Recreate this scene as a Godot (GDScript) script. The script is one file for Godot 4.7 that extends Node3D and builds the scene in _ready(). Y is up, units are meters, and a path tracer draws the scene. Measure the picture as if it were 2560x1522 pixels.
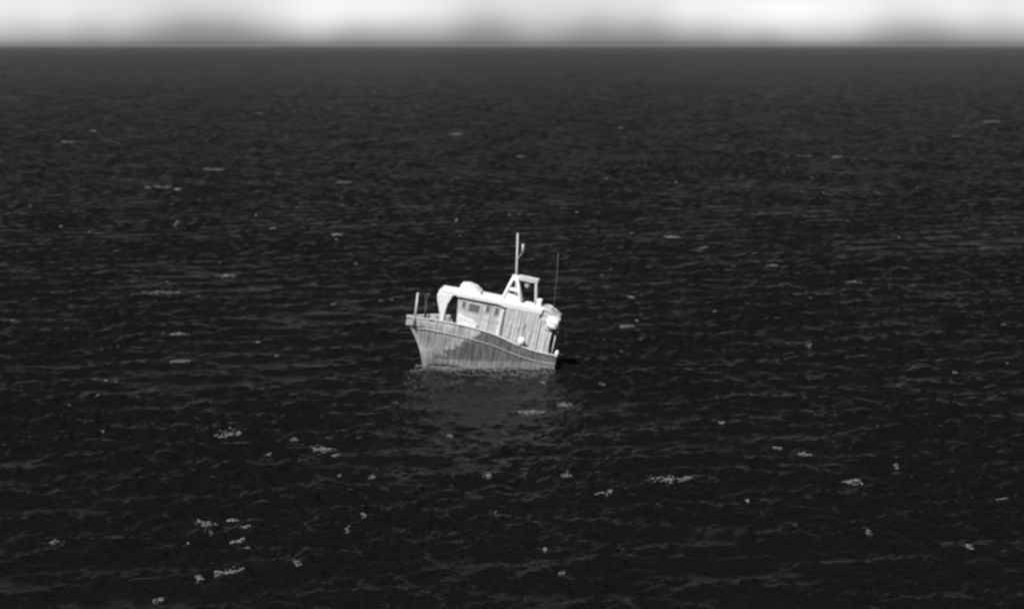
extends Node3D
# A fishing boat, bow high and down by the stern, on a dark open sea. Monochrome (near infrared) picture: every base colour is a grey.

var boat: Node3D
var wave_a := FastNoiseLite.new()
var wave_b := FastNoiseLite.new()
var rng := RandomNumberGenerator.new()
var M := {}

# ---------------------------------------------------------------- materials
func grey(v: float) -> Color:
	return Color(v, v, v).linear_to_srgb()

func painted(base: float, spread: float, rough: float, scale := 0.35, seed_value := 1) -> StandardMaterial3D:
	# flat paint with weather stains: a coarse and a fine noise, in linear grey base +- spread
	var m := StandardMaterial3D.new()
	var n := FastNoiseLite.new()
	n.seed = seed_value
	n.frequency = 0.012
	n.fractal_octaves = 5
	var t := NoiseTexture2D.new()
	t.width = 256
	t.height = 256
	t.seamless = true
	t.noise = n
	var g := Gradient.new()
	g.offsets = PackedFloat32Array([0.0, 0.42, 0.6, 1.0])
	g.colors = PackedColorArray([grey(maxf(0.01, base - spread)), grey(base - spread * 0.25), grey(base + spread * 0.2), grey(minf(0.9, base + spread))])
	t.color_ramp = g
	m.albedo_texture = t
	m.roughness = rough
	m.metallic_specular = 0.35
	m.uv1_triplanar = true
	m.uv1_scale = Vector3.ONE * scale
	return m

# ---------------------------------------------------------------- shapes
func tri(st: SurfaceTool, a: Vector3, b: Vector3, c: Vector3):
	st.add_vertex(a); st.add_vertex(b); st.add_vertex(c)

func quad(st: SurfaceTool, a: Vector3, b: Vector3, c: Vector3, d: Vector3):
	tri(st, a, b, c); tri(st, a, c, d)

func new_st(smooth := false) -> SurfaceTool:
	var st := SurfaceTool.new()
	st.begin(Mesh.PRIMITIVE_TRIANGLES)
	st.set_smooth_group(0 if smooth else -1)
	return st

func inset(poly: PackedVector2Array, b: float) -> PackedVector2Array:
	var out := PackedVector2Array()
	var n := poly.size()
	var s := -1.0 if Geometry2D.is_polygon_clockwise(poly) else 1.0
	for i in n:
		var e0 := (poly[i] - poly[(i + n - 1) % n]).normalized()
		var e1 := (poly[(i + 1) % n] - poly[i]).normalized()
		var n0 := Vector2(-e0.y, e0.x) * s
		var n1 := Vector2(-e1.y, e1.x) * s
		var d := n0 + n1
		out.append(poly[i] + d * b / maxf(0.35, 1.0 + n0.dot(n1)))
	return out

# a profile in the boat's length-height plane, carried across from w0 to w1 with chamfered ends
func prism(st: SurfaceTool, pts: Array, w0: float, w1: float, bevel := 0.03):
	var poly := PackedVector2Array(pts)
	if Geometry2D.is_polygon_clockwise(poly):
		poly.reverse()
	var small := inset(poly, bevel)
	var n := poly.size()
	var rings := [[small, w0], [poly, w0 + bevel], [poly, w1 - bevel], [small, w1]]
	for r in 3:
		for i in n:
			var j := (i + 1) % n
			var a: Vector2 = rings[r][0][i]
			var b: Vector2 = rings[r][0][j]
			var c: Vector2 = rings[r + 1][0][j]
			var d: Vector2 = rings[r + 1][0][i]
			quad(st, Vector3(a.x, a.y, rings[r][1]), Vector3(d.x, d.y, rings[r + 1][1]), Vector3(c.x, c.y, rings[r + 1][1]), Vector3(b.x, b.y, rings[r][1]))
	var idx := Geometry2D.triangulate_polygon(small)
	for k in range(0, idx.size(), 3):
		var p := small[idx[k]]
		var q := small[idx[k + 1]]
		var s := small[idx[k + 2]]
		tri(st, Vector3(p.x, p.y, w1), Vector3(s.x, s.y, w1), Vector3(q.x, q.y, w1))
		tri(st, Vector3(p.x, p.y, w0), Vector3(q.x, q.y, w0), Vector3(s.x, s.y, w0))

func box(st: SurfaceTool, u0: float, u1: float, v0: float, v1: float, w0: float, w1: float, bevel := 0.02):
	prism(st, [Vector2(u0, v0), Vector2(u1, v0), Vector2(u1, v1), Vector2(u0, v1)], w0, w1, bevel)

func tube(st: SurfaceTool, path: Array, r0: float, r1: float, n := 10):
	var rings := []
	for i in path.size():
		var p: Vector3 = path[i]
		var d: Vector3 = (path[mini(i + 1, path.size() - 1)] - path[maxi(i - 1, 0)]).normalized()
		var s := d.cross(Vector3.RIGHT if absf(d.x) < 0.8 else Vector3.UP).normalized()
		var t := d.cross(s)
		var r := lerpf(r0, r1, i / float(maxi(1, path.size() - 1)))
		var ring := []
		for k in n:
			var a := TAU * k / n
			ring.append(p + (s * cos(a) + t * sin(a)) * r)
		rings.append(ring)
	for i in rings.size() - 1:
		for k in n:
			var j := (k + 1) % n
			quad(st, rings[i][k], rings[i][j], rings[i + 1][j], rings[i + 1][k])
	for k in range(1, n - 1):
		tri(st, rings[0][0], rings[0][k + 1], rings[0][k])
		tri(st, rings[-1][0], rings[-1][k], rings[-1][k + 1])

# a lumpy ellipsoid (cloth bundle, inflated float)
func lump(st: SurfaceTool, c: Vector3, r: Vector3, bump := 0.0, seed_value := 3, square := 1.0):
	var nz := FastNoiseLite.new()
	nz.seed = seed_value
	nz.frequency = 0.9
	var nu := 22
	var nv := 14
	var g := []
	for j in nv + 1:
		var row := []
		var el := PI * (j / float(nv) - 0.5)
		for i in nu + 1:
			var a := TAU * (i % nu) / nu
			var d := Vector3(cos(el) * cos(a), sin(el), cos(el) * sin(a))
			var q := Vector3(signf(d.x) * pow(absf(d.x), square), signf(d.y) * pow(absf(d.y), square), signf(d.z) * pow(absf(d.z), square))
			row.append(c + q * r * (1.0 + bump * nz.get_noise_3dv(d * 2.0)))
		g.append(row)
	for j in nv:
		for i in nu:
			quad(st, g[j][i], g[j + 1][i], g[j + 1][i + 1], g[j][i + 1])

func part(called: String, st: SurfaceTool, m: Material, parent: Node, label := "") -> MeshInstance3D:
	st.generate_normals()
	var o := MeshInstance3D.new()
	o.name = called
	o.mesh = st.commit()
	o.material_override = m
	parent.add_child(o, true)
	if label != "":
		o.set_meta("label", label)
	return o

func box_part(called: String, u0: float, u1: float, v0: float, v1: float, w0: float, w1: float, m: Material, parent: Node, bevel := 0.02) -> MeshInstance3D:
	var st := new_st()
	box(st, u0, u1, v0, v1, w0, w1, bevel)
	return part(called, st, m, parent)

func tube_part(called: String, path: Array, r0: float, r1: float, m: Material, parent: Node) -> MeshInstance3D:
	var st := new_st(true)
	tube(st, path, r0, r1)
	return part(called, st, m, parent)

func tag(o: Node, label: String, category: String, group := "", kind := ""):
	if label != "":
		o.set_meta("label", label)
	if category != "":
		o.set_meta("category", category)
	if group != "":
		o.set_meta("group", group)
	if kind != "":
		o.set_meta("kind", kind)

# ---------------------------------------------------------------- sea
func sea_height(x: float, z: float) -> float:
	var h := 0.07 * sin(0.31 * x + 0.52 * z + 0.4) + 0.05 * sin(-0.22 * x + 0.78 * z + 2.0)
	var gust := 1.0 + 1.1 * wave_a.get_noise_2d(x * 0.11 + 500.0, z * 0.07)
	h += 0.29 * gust * wave_a.get_noise_2d(x * 1.25, z)
	var r := wave_b.get_noise_2d(x * 1.4, z)
	return h + 0.09 * gust * (1.0 - 2.0 * absf(r))

func build_sea():
	wave_a.seed = 11
	wave_a.frequency = 0.26
	wave_a.fractal_octaves = 4
	wave_a.fractal_gain = 0.55
	wave_b.seed = 29
	wave_b.frequency = 0.33
	wave_b.fractal_octaves = 2
	# real waves on a fan of cells that grow with the distance, out to where the level sea takes over
	var verts := PackedVector3Array()
	var norms := PackedVector3Array()
	var uvs := PackedVector2Array()
	var idx := PackedInt32Array()
	var foot := Vector2(3.0, 245.0)
	var na := 480
	var rows := 1750
	var near := 105.0
	var far := 29000.0
	var eps := 0.12
	for j in rows:
		var r := near * pow(far / near, j / float(rows - 1))
		for i in na + 1:
			var a := deg_to_rad(lerpf(-21.0, 21.0, i / float(na)))
			var x := foot.x + sin(a) * r
			var z := foot.y - cos(a) * r
			var h := sea_height(x, z)
			verts.append(Vector3(x, h, z))
			norms.append(Vector3(h - sea_height(x + eps, z), eps, h - sea_height(x, z + eps)).normalized())
			uvs.append(Vector2(x, z) / 21.0)
	for j in rows - 1:
		for i in na:
			var k := j * (na + 1) + i
			idx.append_array([k, k + na + 1, k + na + 2, k, k + na + 2, k + 1])
	var base := verts.size()
	for p in [Vector3(-30000, -0.7, -30000), Vector3(30000, -0.7, -30000), Vector3(30000, -0.7, 2000), Vector3(-30000, -0.7, 2000)]:
		verts.append(p)
		norms.append(Vector3.UP)
		uvs.append(Vector2(p.x, p.z) / 21.0)
	idx.append_array([base, base + 1, base + 2, base, base + 2, base + 3])
	var arr := []
	arr.resize(Mesh.ARRAY_MAX)
	arr[Mesh.ARRAY_VERTEX] = verts
	arr[Mesh.ARRAY_NORMAL] = norms
	arr[Mesh.ARRAY_TEX_UV] = uvs
	arr[Mesh.ARRAY_INDEX] = idx
	var mesh := ArrayMesh.new()
	mesh.add_surface_from_arrays(Mesh.PRIMITIVE_TRIANGLES, arr)
	var m := StandardMaterial3D.new()
	m.albedo_color = grey(0.0065)
	m.roughness = 0.2
	m.metallic_specular = 0.095
	var n := FastNoiseLite.new()
	n.seed = 5
	n.frequency = 0.03
	n.fractal_octaves = 4
	var t := NoiseTexture2D.new()
	t.width = 1024
	t.height = 1024
	t.seamless = true
	t.as_normal_map = true
	t.bump_strength = 8.0
	t.noise = n
	m.normal_enabled = true
	m.normal_texture = t
	m.normal_scale = 1.2
	var sea := MeshInstance3D.new()
	sea.name = "sea"
	sea.mesh = mesh
	sea.material_override = m
	sea.set_meta("kind", "structure")
	add_child(sea)

func build_foam():
	# broken crests and flecks of foam: [x, z, width in metres]
	var spots := [[-141.5, -564.6, 3.47], [-151.0, -668.4, 2.41], [-70.6, -300.7, 1.44], [-75.7, -308.5, 5.47], [-38.7, -184.9, 1.27], [-26.3, -169.2, 1.64], [-113.5, -902.5, 2.65], [-72.8, -386.6, 5.2], [-35.6, -328.3, 3.21], [-36.5, -95.8, 2.58], [-42.3, -73.3, 4.72], [-33.5, -25.1, 1.78], [-30.4, -2.5, 1.79], [-20.3, 44.0, 1.99], [-14.6, 47.1, 0.59], [-11.9, 52.1, 1.97], [-10.7, 54.6, 0.63], [-14.2, 97.2, 1.46], [-14.6, 83.6, 0.58], [-14.5, 87.6, 0.47], [-15.8, 80.2, 0.81], [-17.3, 82.3, 1.34], [-7.4, 64.2, 0.48], [-2.1, 44.6, 0.46], [-7.5, 24.9, 0.58], [1.1, 64.2, 0.54], [7.0, 63.0, 0.78], [4.6, 31.8, 2.11], [7.6, 26.9, 1.22], [11.3, 13.3, 0.69], [23.9, 51.1, 0.7], [25.6, 54.6, 0.94], [14.5, 65.9, 2.65], [27.7, 66.4, 1.18], [33.1, -143.3, 1.53], [29.5, -166.5, 2.3], [17.9, -66.6, 0.82], [86.3, -466.0, 3.28], [95.0, -460.7, 3.02], [48.5, -85.3, 1.96], [40.5, -113.0, 1.53], [5.5, -460.7, 3.49], [-17.2, -639.0, 4.37], [34.2, -15.9, 0.69], [46.0, 5.2, 0.39], [37.2, 73.2, 0.62], [31.8, 90.1, 0.36], [58.6, -34.9, 0.46], [156.9, -619.2, 2.85], [44.7, -704.4, 2.19], [67.2, -548.0, 1.31], [15.9, -33.7, 1.56], [200.0, -780.3, 6.75], [20.5, 38.6, 0.41], [1.6, 77.3, 0.44], [-7.1, 79.5, 0.33], [-19.0, -58.3, 0.7], [9.4, 70.8, 1.15]]
	rng.seed = 77
	for i in 90:
		var z := 110.0 - 520.0 * pow(rng.randf(), 1.5)
		var half := (245.0 - z) * 0.205
		spots.append([3.0 + rng.randf_range(-half, half), z, rng.randf_range(0.12, 0.5)])
	var st := new_st(true)
	for s in spots:
		# a broken crest: a streak of froth bubbles strung along the wave, thick at one end
		var wide: float = s[2]
		var far := 1.0 if s[1] > -150.0 else 1.7
		var lean := rng.randf_range(-0.25, 0.25)
		for k in clampi(int(wide * 75.0), 10, 170):
			var t := rng.randf_range(-0.5, 0.5)
			t = t * absf(t) * 2.0 if rng.randf() < 0.5 else t
			var x: float = s[0] + t * wide * 1.1
			var z: float = s[1] + t * wide * lean * 3.0 + rng.randfn() * (0.3 + wide * 0.22) * (1.0 - absf(t))
			fleck(st, x, z, rng.randf_range(0.03, 0.09) * far * (0.8 + 0.2 * wide), rng.randf_range(0.03, 0.08) * far)
	# pale wash along the hull, also painting in its reflection, thinning towards open water
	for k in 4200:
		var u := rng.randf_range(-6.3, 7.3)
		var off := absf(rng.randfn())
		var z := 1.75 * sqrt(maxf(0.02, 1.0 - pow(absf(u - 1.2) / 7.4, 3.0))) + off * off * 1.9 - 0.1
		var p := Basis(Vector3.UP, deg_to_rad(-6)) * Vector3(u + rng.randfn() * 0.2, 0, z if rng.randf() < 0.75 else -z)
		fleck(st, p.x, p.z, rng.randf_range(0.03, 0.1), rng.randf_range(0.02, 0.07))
	var o := part("foam_and_reflection", st, M.foam, self)
	tag(o, "pale flecks of foam scattered over the dark sea, also painted reflection beside the hull", "foam", "", "stuff")

func fleck(st: SurfaceTool, x: float, z: float, rx: float, rz: float):
	# a low froth cushion that follows the wave below it
	var n := 6
	var ring := []
	for k in n:
		var a := TAU * k / n
		var j := rng.randf_range(0.6, 1.4)
		var px := x + cos(a) * rx * j
		var pz := z + sin(a) * rz * j
		ring.append(Vector3(px, sea_height(px, pz) - 0.02, pz))
	var top := Vector3(x, sea_height(x, z) + minf(rx, rz) * 0.7 + 0.015, z)
	for k in n:
		tri(st, ring[k], top, ring[(k + 1) % n])

# ---------------------------------------------------------------- boat
func curve(xs: Array, ys: Array, x: float) -> float:
	if x <= xs[0]:
		return ys[0]
	for i in xs.size() - 1:
		if x <= xs[i + 1]:
			var t: float = (x - xs[i]) / (xs[i + 1] - xs[i])
			var y0: float = ys[maxi(i - 1, 0)]
			var y3: float = ys[mini(i + 2, ys.size() - 1)]
			return cubic_interpolate(ys[i], ys[i + 1], y0, y3, t)
	return ys[-1]

func sheer(u: float) -> float:
	return curve([-8.3, -7.3, -5.6, -3.0, -1.0, 1.0, 3.5, 5.2, 7.1], [3.34, 3.48, 3.78, 3.92, 3.86, 3.64, 3.06, 2.84, 2.8], u)

func stem(v: float) -> float:
	return curve([-1.8, -0.8, 1.0, 3.4], [-5.5, -5.95, -6.8, -8.3], v)

func half_beam(s: float, t: float) -> float:
	# s from stem to transom, t from keel to gunwale
	var top := curve([0.0, 0.04, 0.12, 0.25, 0.45, 0.7, 1.0], [0.03, 0.55, 1.2, 1.8, 2.1, 2.1, 1.8], s)
	var low := curve([0.0, 0.1, 0.3, 0.55, 0.8, 1.0], [0.02, 0.5, 1.35, 1.75, 1.75, 1.55], s)
	return lerpf(low, top, smoothstep(0.25, 1.0, t)) * smoothstep(-0.05, 0.28, t)

func hull_point(s: float, t: float, side: float) -> Vector3:
	var keel := -1.7
	var u0 := lerpf(-5.5, 7.15, s)
	var v := keel
	var u := u0
	for k in 3:
		v = lerpf(keel, sheer(u), t)
		u = lerpf(stem(v), 7.15, s)
	return Vector3(u, v, side * half_beam(s, t))

func gunwale(side: float, n: int, out := 0.0, up := 0.0) -> Array:
	var p := []
	for i in n + 1:
		var q := hull_point(i / float(n), 1.0, side)
		p.append(q + Vector3(0, up, side * out))
	return p

func build_hull():
	var nz := FastNoiseLite.new()
	nz.seed = 8
	nz.frequency = 0.5
	nz.fractal_octaves = 4
	var ns := 220
	var nt := 44
	for side in [1.0, -1.0]:
		var st := new_st(true)
		var cols := []
		var pts := []
		for i in ns + 1:
			for j in nt + 1:
				var p := hull_point(i / float(ns), j / float(nt), side)
				pts.append(p)
				# paint: pale topsides forward, a dark repainted strip amidships to aft, pale growth and salt at the water
				var wy: float = (boat.transform * p).y + 0.12 * nz.get_noise_2d(p.x * 2.0, p.y * 2.0)
				var edge := -2.2 + 0.9 * nz.get_noise_2d(p.x * 0.8, p.y * 3.0) + 0.5 * nz.get_noise_2d(p.x * 5.0, p.y * 2.0) - (p.y - 2.2) * -1.15
				var c := 0.48
				if p.x > edge and wy < 90.0:
					c = 0.16
				if p.x <= edge and wy < 1.35:
					c = 0.34
				if wy < 0.72:
					c = 0.27
				c *= 1.0 + 0.55 * nz.get_noise_2d(p.x * 5.0, p.y * 0.7) + 0.25 * nz.get_noise_2d(p.x * 9.0 + 40.0, p.y * 9.0)
				# rust runs below the rail
				if nz.get_noise_2d(p.x * 7.0 + 90.0, p.y * 0.5) > 0.24:
					c *= 0.62
				cols.append(Color(c, c, c))
		for i in ns:
			for j in nt:
				var k := i * (nt + 1) + j
				for q in ([k, k + 1, k + nt + 2, k, k + nt + 2, k + nt + 1] if side < 0 else [k, k + nt + 2, k + 1, k, k + nt + 1, k + nt + 2]):
					st.set_color(cols[q])
					st.add_vertex(pts[q])
		part("hull_side", st, M.hull, boat)
		# cap rail and rubbing strake
		var rail := new_st(true)
		tube(rail, gunwale(side, 40, 0.0, 0.03), 0.085, 0.085, 8)
		part("cap_rail", rail, M.rail, boat)
		var strake := []
		for i in 33:
			var q := hull_point(0.03 + 0.97 * i / 32.0, 0.8, side)
			strake.append(q + Vector3(0, 0, side * 0.02))
		var ss := new_st(true)
		tube(ss, strake, 0.055, 0.055, 6)
		part("rubbing_strake", ss, M.wall_b, boat)
		# inner face of the bulwark, with its stanchions
		var inner := new_st(true)
		for i in 40:
			var a := hull_point(i / 40.0, 1.0, side)
			var b := hull_point((i + 1) / 40.0, 1.0, side)
			var a2 := Vector3(a.x, a.y, side * maxf(0.0, absf(a.z) - 0.09))
			var b2 := Vector3(b.x, b.y, side * maxf(0.0, absf(b.z) - 0.09))
			quad(inner, a2, b2, b2 - Vector3(0, 0.85, side * 0.1 * signf(absf(b2.z) - 0.11)), a2 - Vector3(0, 0.85, side * 0.1 * signf(absf(a2.z) - 0.11)))
		part("bulwark", inner, M.wall_b, boat)
	# transom
	var tr := new_st()
	for j in nt:
		var a := hull_point(1.0, j / float(nt), 1.0)
		var b := hull_point(1.0, (j + 1) / float(nt), 1.0)
		quad(tr, Vector3(a.x, a.y, a.z), Vector3(b.x, b.y, b.z), Vector3(b.x, b.y, -b.z), Vector3(a.x, a.y, -a.z))
	part("transom", tr, M.dark_paint, boat)
	# deck
	var dk := new_st(true)
	for i in 40:
		var a := hull_point(0.02 + 0.98 * i / 40.0, 1.0, 1.0)
		var b := hull_point(0.02 + 0.98 * (i + 1) / 40.0, 1.0, 1.0)
		var ha := maxf(0.02, a.z - 0.13)
		var hb := maxf(0.02, b.z - 0.13)
		quad(dk, Vector3(a.x, a.y - 0.8, -ha), Vector3(b.x, b.y - 0.8, -hb), Vector3(b.x, b.y - 0.8, hb), Vector3(a.x, a.y - 0.8, ha))
	part("deck", dk, M.deck, boat)
	# stem post
	var sp := []
	for i in 14:
		var v := lerpf(-1.6, 3.5, i / 13.0)
		sp.append(Vector3(stem(v) - 0.01, v, 0))
	tube_part("stem_post", sp, 0.07, 0.1, M.wall_b, boat)

func cloth_panel(u0: float, u1: float, v_top: float, bottom0: float, bottom1: float, w: float, folds: float, phase: float, m: Material, parent: Node):
	# a hanging canvas side curtain with vertical folds, 2 cm thick
	var st := new_st(true)
	var nu := 18
	var nv := 8
	for side in 2:
		for i in nu:
			for j in nv:
				var q := []
				for c in [[0, 0], [1, 0], [1, 1], [0, 1]]:
					var a: float = (i + c[0]) / float(nu)
					var b: float = (j + c[1]) / float(nv)
					var u := lerpf(u0, u1, a)
					var v := lerpf(v_top, lerpf(bottom0, bottom1, a), b)
					var d := (0.015 + 0.03 * b) * sin(a * folds * TAU + phase + 0.8 * b) + 0.01 * sin(a * folds * 2.3 * TAU + phase * 2.0)
					q.append(Vector3(u + 0.04 * sin(b * 3.0 + phase) * b, v, w + d - side * 0.02))
				if side == 0:
					quad(st, q[0], q[1], q[2], q[3])
				else:
					quad(st, q[3], q[2], q[1], q[0])
	part("side_curtain", st, m, parent)

func build_cabin():
	# forward deckhouse: shell of walls, each side with panels and windows
	for side in [1.0, -1.0]:
		var w0: float = 1.42 * side
		var w1: float = 1.5 * side
		var st := new_st()
		prism(st, [Vector2(-3.02, 2.9), Vector2(1.35, 2.75), Vector2(1.35, 6.55), Vector2(-3.42, 6.55)], minf(w0, w1), maxf(w0, w1), 0.015)
		var wall := part("cabin_wall", st, M.wall_a, boat)
		var lo := minf(w1, w1 + side * 0.035)
		var hi := maxf(w1, w1 + side * 0.035)
		# window units stand proud of the wall; the panes sit back in the frames
		for win in [[-2.95, -2.62, 5.55, 6.2], [-2.25, -1.2, 5.35, 6.15], [-0.55, -0.2, 5.6, 6.3], [0.35, 0.72, 5.5, 6.25]]:
			var f := new_st()
			var t := 0.07
			box(f, win[0] - t, win[1] + t, win[3], win[3] + t, lo, hi, 0.01)
			box(f, win[0] - t, win[1] + t, win[2] - t, win[2], lo, hi, 0.01)
			box(f, win[0] - t, win[0], win[2], win[3], lo, hi, 0.01)
			box(f, win[1], win[1] + t, win[2], win[3], lo, hi, 0.01)
			var frame := part("window_frame", f, M.wall_a, wall)
			box_part("pane", win[0] - 0.01, win[1] + 0.01, win[2] - 0.01, win[3] + 0.01, minf(w1, w1 + side * 0.008), maxf(w1, w1 + side * 0.008), M.pane, wall, 0.002)
		# vertical joint battens
		for u in [-0.95, -0.05, 1.3]:
			box_part("batten", u - 0.035, u + 0.035, 3.1, 6.5, lo, lo + 0.03, M.wall_b, wall, 0.008)
		# lower plank panel, paler
		box_part("lower_panel", -0.88, -0.12, 3.3, 5.2, lo, lo + 0.025, M.wall_pale, wall, 0.01)
		# the pale open door leaf, hung at the after end of the deckhouse
		var d := new_st()
		prism(d, [Vector2(0.82, 3.55), Vector2(1.14, 3.55), Vector2(1.22, 6.15), Vector2(0.92, 6.15)], minf(w1 + side * 0.05, w1 + side * 0.13), maxf(w1 + side * 0.05, w1 + side * 0.13), 0.015)
		var door := part("door", d, M.white, boat)
		var hs := new_st()
		box(hs, 0.86, 0.92, 4.75, 4.95, minf(w1 + side * 0.13, w1 + side * 0.17), maxf(w1 + side * 0.13, w1 + side * 0.17), 0.01)
		part("door_handle", hs, M.dark_paint, door)
	var fr := new_st()
	prism(fr, [Vector2(-3.1, 2.9), Vector2(-3.02, 2.9), Vector2(-3.42, 6.55), Vector2(-3.5, 6.55)], -1.5, 1.5, 0.015)
	var front := part("cabin_front", fr, M.wall_b, boat)
	for k in 3:
		var c := -0.92 + 0.92 * k
		var pn := new_st()
		prism(pn, [Vector2(-3.36, 5.3), Vector2(-3.33, 5.3), Vector2(-3.43, 6.2), Vector2(-3.46, 6.2)], c - 0.36, c + 0.36, 0.008)
		part("pane", pn, M.pane, front)
	box_part("cabin_back", 1.28, 1.35, 2.7, 6.55, -1.42, 1.42, M.wall_b, boat)
	# after shelter: posts, canvas curtains and an inner casing
	box_part("engine_casing", 2.0, 5.6, 2.0, 5.6, -0.95, 0.95, M.wall_b, boat, 0.05)
	for side in [1.0, -1.0]:
		for u in [1.5, 2.55, 3.6, 4.65, 5.7, 6.15]:
			var top: float = 6.62 if u < 4.9 else 6.5 - (u - 4.9) * 0.9
			tube_part("shelter_post", [Vector3(u - 0.02, sheer(u) - 0.75, side * 1.58), Vector3(u, top, side * 1.58)], 0.05, 0.05, M.rail, boat)
	var us := [1.5, 2.2, 2.75, 3.45, 4.2, 4.75, 5.3, 5.75, 6.2]
	var mats := [M.wall_a, M.wall_pale, M.wall_a, M.wall_pale, M.wall_a, M.wall_pale, M.wall_pale, M.wall_pale]
	for side in [1.0, -1.0]:
		for k in us.size() - 1:
			var t0: float = us[k]
			var t1: float = us[k + 1]
			var top: float = 6.55 if t1 < 4.9 else 6.4 - (t1 - 4.9) * 0.75
			var lift: float = [0.02, 0.1, 0.0, 0.05, 0.0, 0.12, 0.05, 0.1][k]
			cloth_panel(t0, t1 + 0.04, top, sheer(t0) - 0.06 + lift, sheer(t1) - 0.12 - lift, side * (1.7 - 0.015 * (k % 2)), 1.0 + (k % 3) * 0.5, k * 1.7, mats[k], boat)
	# narrow pale lashed straps hanging over the curtains
	for a in [[1.95, 5.2, 3.75, 0.09], [2.75, 5.1, 3.5, 0.1], [4.85, 6.1, 2.75, 0.07], [5.6, 4.6, 2.9, 0.09], [6.05, 4.9, 3.1, 0.08], [3.95, 4.6, 3.3, 0.06]]:
		var sp := new_st()
		prism(sp, [Vector2(a[0], a[2]), Vector2(a[0] + a[3], a[2]), Vector2(a[0] + a[3] + 0.08, a[1]), Vector2(a[0] + 0.08, a[1])], 1.8, 1.83, 0.006)
		part("curtain_strap", sp, M.white, boat)

func build_roof():
	var r := new_st()
	prism(r, [Vector2(-3.62, 6.56), Vector2(0.6, 6.6), Vector2(1.2, 6.45), Vector2(4.95, 6.5), Vector2(5.0, 7.06), Vector2(-3.7, 7.04)], -1.72, 1.72, 0.07)
	var roof := part("roof", r, M.white, boat)
	var bx := new_st()
	prism(bx, [Vector2(-3.66, 7.0), Vector2(-3.5, 7.72), Vector2(-2.8, 7.86), Vector2(-2.0, 7.68), Vector2(-1.45, 7.3), Vector2(-1.3, 7.0)], -1.05, 1.05, 0.12)
	part("raised_roof", bx, M.white, roof)
	# sloping after awning
	var aw := new_st()
	prism(aw, [Vector2(4.85, 6.95), Vector2(5.0, 7.12), Vector2(5.6, 6.98), Vector2(6.62, 6.4), Vector2(6.6, 6.28), Vector2(5.5, 6.85)], -1.45, 1.5, 0.03)
	part("after_awning", aw, M.wall_pale, boat)
	for w in [1.54, -1.5]:
		tube_part("awning_pole", [Vector3(4.9, 7.1, w), Vector3(5.6, 6.98, w), Vector3(6.65, 6.36, w)], 0.06, 0.06, M.white, boat)
	var tri_side := new_st()
	prism(tri_side, [Vector2(4.9, 5.9), Vector2(4.9, 6.9), Vector2(5.5, 6.82), Vector2(6.3, 6.38), Vector2(6.2, 5.3)], 1.42, 1.5, 0.015)
	part("awning_side", tri_side, M.wall_pale, boat)
	# forward awning over the foredeck with its tapering pillar
	var fa := new_st()
	prism(fa, [Vector2(-3.55, 6.62), Vector2(-3.55, 7.02), Vector2(-5.3, 6.98), Vector2(-5.52, 6.72), Vector2(-5.5, 6.4), Vector2(-4.2, 6.42)], -1.15, 1.22, 0.08)
	var fore := part("forward_awning", fa, M.white, boat)
	var pl := new_st()
	prism(pl, [Vector2(-5.62, 6.35), Vector2(-5.5, 6.55), Vector2(-4.1, 6.55), Vector2(-4.12, 6.3), Vector2(-4.4, 5.6), Vector2(-4.52, 4.7), Vector2(-4.5, 2.95), Vector2(-4.86, 2.95), Vector2(-4.95, 4.2), Vector2(-5.2, 5.0), Vector2(-5.48, 5.7)], 0.9, 1.25, 0.05)
	part("pillar", pl, M.white, fore)
	tube_part("pillar", [Vector3(-4.7, 2.95, -1.0), Vector3(-4.7, 6.45, -1.0)], 0.06, 0.06, M.dull, fore)

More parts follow.
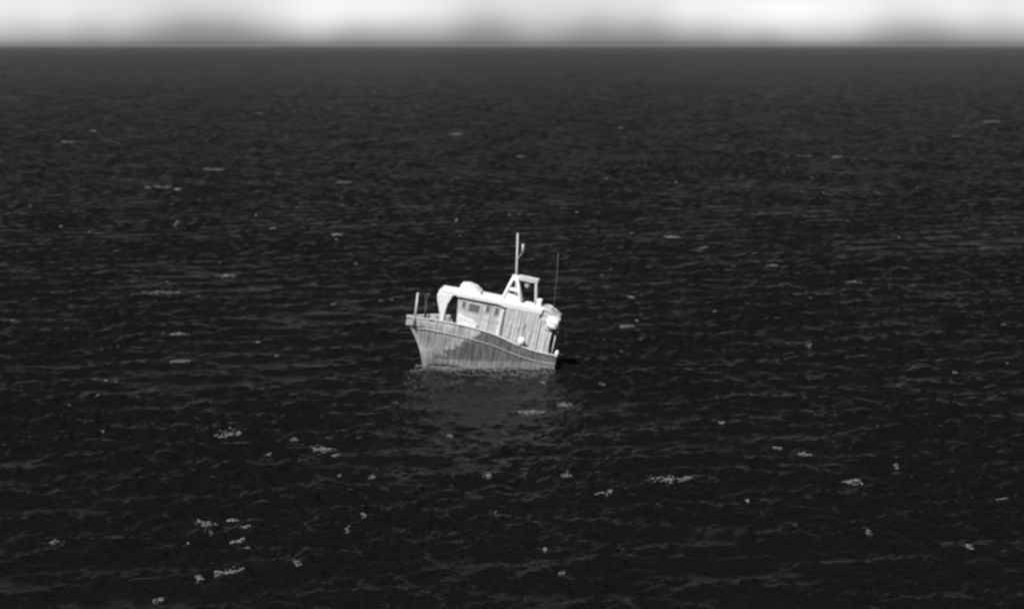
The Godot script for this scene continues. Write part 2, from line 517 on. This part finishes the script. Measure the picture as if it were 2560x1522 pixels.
func build_rigging():
	# lattice mast on the roof: raked legs, cross pieces and a pole
	var m := Node3D.new()
	m.name = "mast"
	boat.add_child(m)
	for w in [0.55, -0.55]:
		tube_part("leg", [Vector3(0.72, 6.95, w), Vector3(1.45, 9.55, w * 0.15)], 0.17, 0.15, M.white, m)
		tube_part("leg", [Vector3(2.62, 6.95, w), Vector3(1.7, 9.55, w * 0.15)], 0.17, 0.15, M.white, m)
	var pl := new_st()
	prism(pl, [Vector2(0.62, 6.95), Vector2(0.8, 7.9), Vector2(1.2, 8.1), Vector2(1.2, 7.7), Vector2(1.7, 7.65), Vector2(2.6, 7.4), Vector2(2.6, 6.95)], -0.45, 0.45, 0.05)
	part("base_box", pl, M.white, m)
	box_part("cross_piece", 0.95, 2.2, 8.0, 8.3, -0.4, 0.4, M.white, m, 0.04)
	box_part("cross_piece", 1.28, 1.95, 9.0, 9.55, -0.25, 0.25, M.white, m, 0.05)
	tube_part("pole", [Vector3(1.95, 7.3, 0), Vector3(1.62, 9.7, 0), Vector3(0.98, 13.7, 0)], 0.14, 0.085, M.pole, m)
	tube_part("antenna_arm", [Vector3(1.38, 11.1, 0), Vector3(1.72, 11.75, 0.02), Vector3(1.82, 12.0, 0.02)], 0.045, 0.045, M.pole, m)
	tube_part("antenna", [Vector3(1.83, 11.9, 0.02), Vector3(1.78, 12.25, 0.02), Vector3(1.7, 12.75, 0.02)], 0.13, 0.11, M.pole, m)
	# gantry behind it
	var g := Node3D.new()
	g.name = "gantry"
	boat.add_child(g)
	box_part("beam", 1.9, 3.9, 9.2, 9.66, -0.45, 0.45, M.wall_pale, g, 0.05)
	for w in [0.3, -0.3]:
		tube_part("post", [Vector3(4.1, 6.9, w), Vector3(3.95, 7.8, w), Vector3(3.68, 9.4, w)], 0.13, 0.11, M.rail, g)
	box_part("post_foot", 3.95, 4.6, 6.95, 7.75, -0.35, 0.35, M.white, g, 0.1)
	var lamp := new_st(true)
	lump(lamp, Vector3(2.85, 8.95, 0), Vector3(0.26, 0.42, 0.26))
	part("floodlight", lamp, M.wall_pale, g)
	tube_part("brace", [Vector3(2.3, 9.4, 0), Vector3(2.85, 8.75, 0), Vector3(3.35, 9.4, 0)], 0.06, 0.06, M.wall_pale, g)
	tube_part("whip_antenna", [Vector3(5.85, 6.75, -0.4), Vector3(5.6, 9.6, -0.4), Vector3(5.25, 12.5, -0.4)], 0.05, 0.03, M.dull, boat)
	# goalpost at the bow
	var b := Node3D.new()
	b.name = "bow_frame"
	boat.add_child(b)
	tube_part("post", [Vector3(-7.35, 2.7, 0.75), Vector3(-7.58, 6.0, 0.75)], 0.13, 0.1, M.rail, b)
	tube_part("post", [Vector3(-6.65, 2.85, -0.95), Vector3(-6.85, 5.85, -0.95)], 0.09, 0.09, M.dull, b)
	tube_part("crossbar", [Vector3(-7.58, 5.95, 0.75), Vector3(-6.85, 5.8, -0.95)], 0.05, 0.05, M.dull, b)
	var gus := new_st()
	prism(gus, [Vector2(-7.15, 5.8), Vector2(-6.55, 5.9), Vector2(-6.78, 5.2), Vector2(-6.95, 5.2)], -1.0, -0.85, 0.02)
	part("gusset", gus, M.dull, b)
	# fairlead hump on the port rail
	var fl := new_st()
	prism(fl, [Vector2(-5.85, 3.72), Vector2(-5.1, 3.78), Vector2(-5.3, 4.2), Vector2(-5.5, 4.38), Vector2(-5.68, 4.1)], 1.32, 1.6, 0.04)
	part("fairlead", fl, M.wall_a, boat)
	# side locker below the windows
	var lk := new_st()
	prism(lk, [Vector2(-3.08, 3.15), Vector2(-1.15, 3.1), Vector2(-1.15, 4.2), Vector2(-1.5, 4.55), Vector2(-2.5, 4.78), Vector2(-3.2, 4.92)], 1.54, 1.84, 0.05)
	part("side_locker", lk, M.white, boat)

func aboard(called: String) -> Node3D:
	var o := Node3D.new()
	o.name = called
	add_child(o, true)
	o.transform = boat.transform
	return o

func build_loose_things():
	var f := aboard("round_fender")
	var st := new_st(true)
	lump(st, Vector3(3.48, 3.55, 2.0), Vector3(0.36, 0.46, 0.3))
	part("float", st, M.white, f)
	tube_part("rope", [Vector3(3.5, 3.95, 2.0), Vector3(3.52, 4.6, 1.88), Vector3(3.55, 5.3, 1.75)], 0.03, 0.03, M.dull, f)
	tag(f, "round white fender hung over the rail of the canvas-sided shelter", "fender")
	var s := aboard("stern_fender")
	st = new_st(true)
	lump(st, Vector3(7.12, 3.0, 1.75), Vector3(0.2, 0.4, 0.2))
	part("float", st, M.white, s)
	tube_part("rope", [Vector3(7.12, 3.36, 1.75), Vector3(7.05, 3.15, 1.6), Vector3(7.0, 2.9, 1.62)], 0.025, 0.025, M.dull, s)
	tag(s, "small white fender at the low stern corner of the boat", "fender")
	var b := aboard("canvas_bundle")
	st = new_st(true)
	lump(st, Vector3(6.22, 5.86, 1.15), Vector3(0.66, 0.7, 0.95), 0.25, 5, 0.7)
	part("canvas", st, M.white, b)
	for u in [6.0, 6.5]:
		var path := []
		for k in 17:
			var a := TAU * k / 16.0
			path.append(Vector3(u, 5.86 + 0.7 * sin(a) * 0.98, 1.15 + 0.96 * cos(a)))
		tube_part("lashing", path, 0.02, 0.02, M.rail, b)
	tag(b, "lumpy white canvas bundle lashed under the sloping after awning", "bundle")

func build_boat():
	boat = Node3D.new()
	boat.name = "fishing_boat"
	add_child(boat)
	boat.transform = Transform3D(Basis(Vector3.UP, deg_to_rad(-6)) * Basis(Vector3.BACK, deg_to_rad(-11)) * Basis(Vector3.RIGHT, deg_to_rad(3)), Vector3.ZERO)
	tag(boat, "grey fishing boat with white roof and mast, bow high and stern low in dark sea", "boat")
	build_hull()
	build_cabin()
	build_roof()
	build_rigging()
	# shelf that carries the bundle
	box_part("after_shelf", 5.5, 6.85, 5.08, 5.2, -1.4, 1.75, M.wall_b, boat, 0.02)
	for w in [1.5, -1.3]:
		tube_part("shelf_leg", [Vector3(6.6, 2.0, w), Vector3(6.65, 5.1, w)], 0.06, 0.06, M.rail, boat)

func sky_picture() -> ImageTexture:
	# clear sky as a near infrared camera sees it: nearly black overhead, bright haze low down, a duller mist bank on the horizon with an uneven top
	var w := 2048
	var h := 1024
	var drift := FastNoiseLite.new()
	drift.seed = 4
	drift.frequency = 1.0
	drift.fractal_octaves = 3
	var px := PackedFloat32Array()
	px.resize(w * h * 3)
	px.fill(0.02)
	for y in h / 2:
		var el := 90.0 - (y + 0.5) * 180.0 / h
		for x in w:
			var az := TAU * x / w
			var n := 0.0
			if el < 30.0:
				n = drift.get_noise_3d(cos(az) * 9.0, el * 0.12, sin(az) * 9.0)
			var e := maxf(0.0, el + 0.3 * n)
			var v := 0.008 + 1.45 * pow(1.0 - sin(deg_to_rad(el)), 38.0) * (1.0 + 0.2 * n) * (0.17 + 0.83 * smoothstep(0.0, 1.15, e))
			var k := (y * w + x) * 3
			px[k] = v
			px[k + 1] = v
			px[k + 2] = v
	return ImageTexture.create_from_image(Image.create_from_data(w, h, false, Image.FORMAT_RGBF, px.to_byte_array()))

func _ready():
	# camera: long lens from high above the water
	var cam := Camera3D.new()
	cam.name = "camera"
	cam.fov = 13.93
	cam.near = 1.0
	cam.far = 60000.0
	cam.position = Vector3(2.92, 31.7, 245.0)
	cam.rotation_degrees = Vector3(-5.966, 0, 0)
	var lens := CameraAttributesPhysical.new()
	lens.frustum_focal_length = 98.2
	lens.frustum_focus_distance = 60.0
	lens.exposure_aperture = 1.25
	lens.frustum_near = 1.0
	lens.frustum_far = 60000.0
	cam.attributes = lens
	add_child(cam)
	cam.current = true
	# sky: dark overhead, bright haze at the horizon
	var mat := PanoramaSkyMaterial.new()
	mat.panorama = sky_picture()
	var sky := Sky.new()
	sky.sky_material = mat
	var env := Environment.new()
	env.background_mode = Environment.BG_SKY
	env.sky = sky
	env.tonemap_mode = Environment.TONE_MAPPER_LINEAR
	env.tonemap_exposure = 1.15
	env.sdfgi_enabled = true
	env.ssao_enabled = true
	env.ssil_enabled = true
	env.fog_enabled = true
	env.fog_density = 0.000008
	env.fog_light_color = Color(0.9, 0.9, 0.9)
	var we := WorldEnvironment.new()
	we.name = "world_environment"
	we.environment = env
	add_child(we)
	var sun := DirectionalLight3D.new()
	sun.name = "sun"
	sun.light_energy = 1.5
	sun.light_angular_distance = 1.0
	sun.light_color = Color(1, 1, 1)
	sun.shadow_enabled = true
	sun.rotation_degrees = Vector3(-50, -28, 0)
	add_child(sun)

	M.white = painted(0.84, 0.06, 0.55, 0.3, 1)
	M.wall_a = painted(0.52, 0.12, 0.7, 0.35, 2)
	M.wall_b = painted(0.38, 0.13, 0.75, 0.4, 3)
	M.wall_pale = painted(0.58, 0.13, 0.7, 0.4, 4)
	M.rail = painted(0.55, 0.12, 0.6, 0.6, 5)
	M.pole = painted(0.5, 0.08, 0.6, 0.6, 6)
	M.dull = painted(0.1, 0.03, 0.8, 0.6, 7)
	M.dark_paint = painted(0.11, 0.04, 0.6, 0.4, 8)
	M.deck = painted(0.12, 0.05, 0.85, 0.4, 9)
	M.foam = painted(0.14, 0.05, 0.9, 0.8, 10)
	var pane := StandardMaterial3D.new()
	pane.albedo_color = grey(0.16)
	pane.roughness = 0.12
	M.pane = pane
	var hull := StandardMaterial3D.new()
	hull.vertex_color_use_as_albedo = true
	hull.roughness = 0.6
	hull.metallic_specular = 0.35
	M.hull = hull

	build_sea()
	build_boat()
	build_loose_things()
	build_foam()
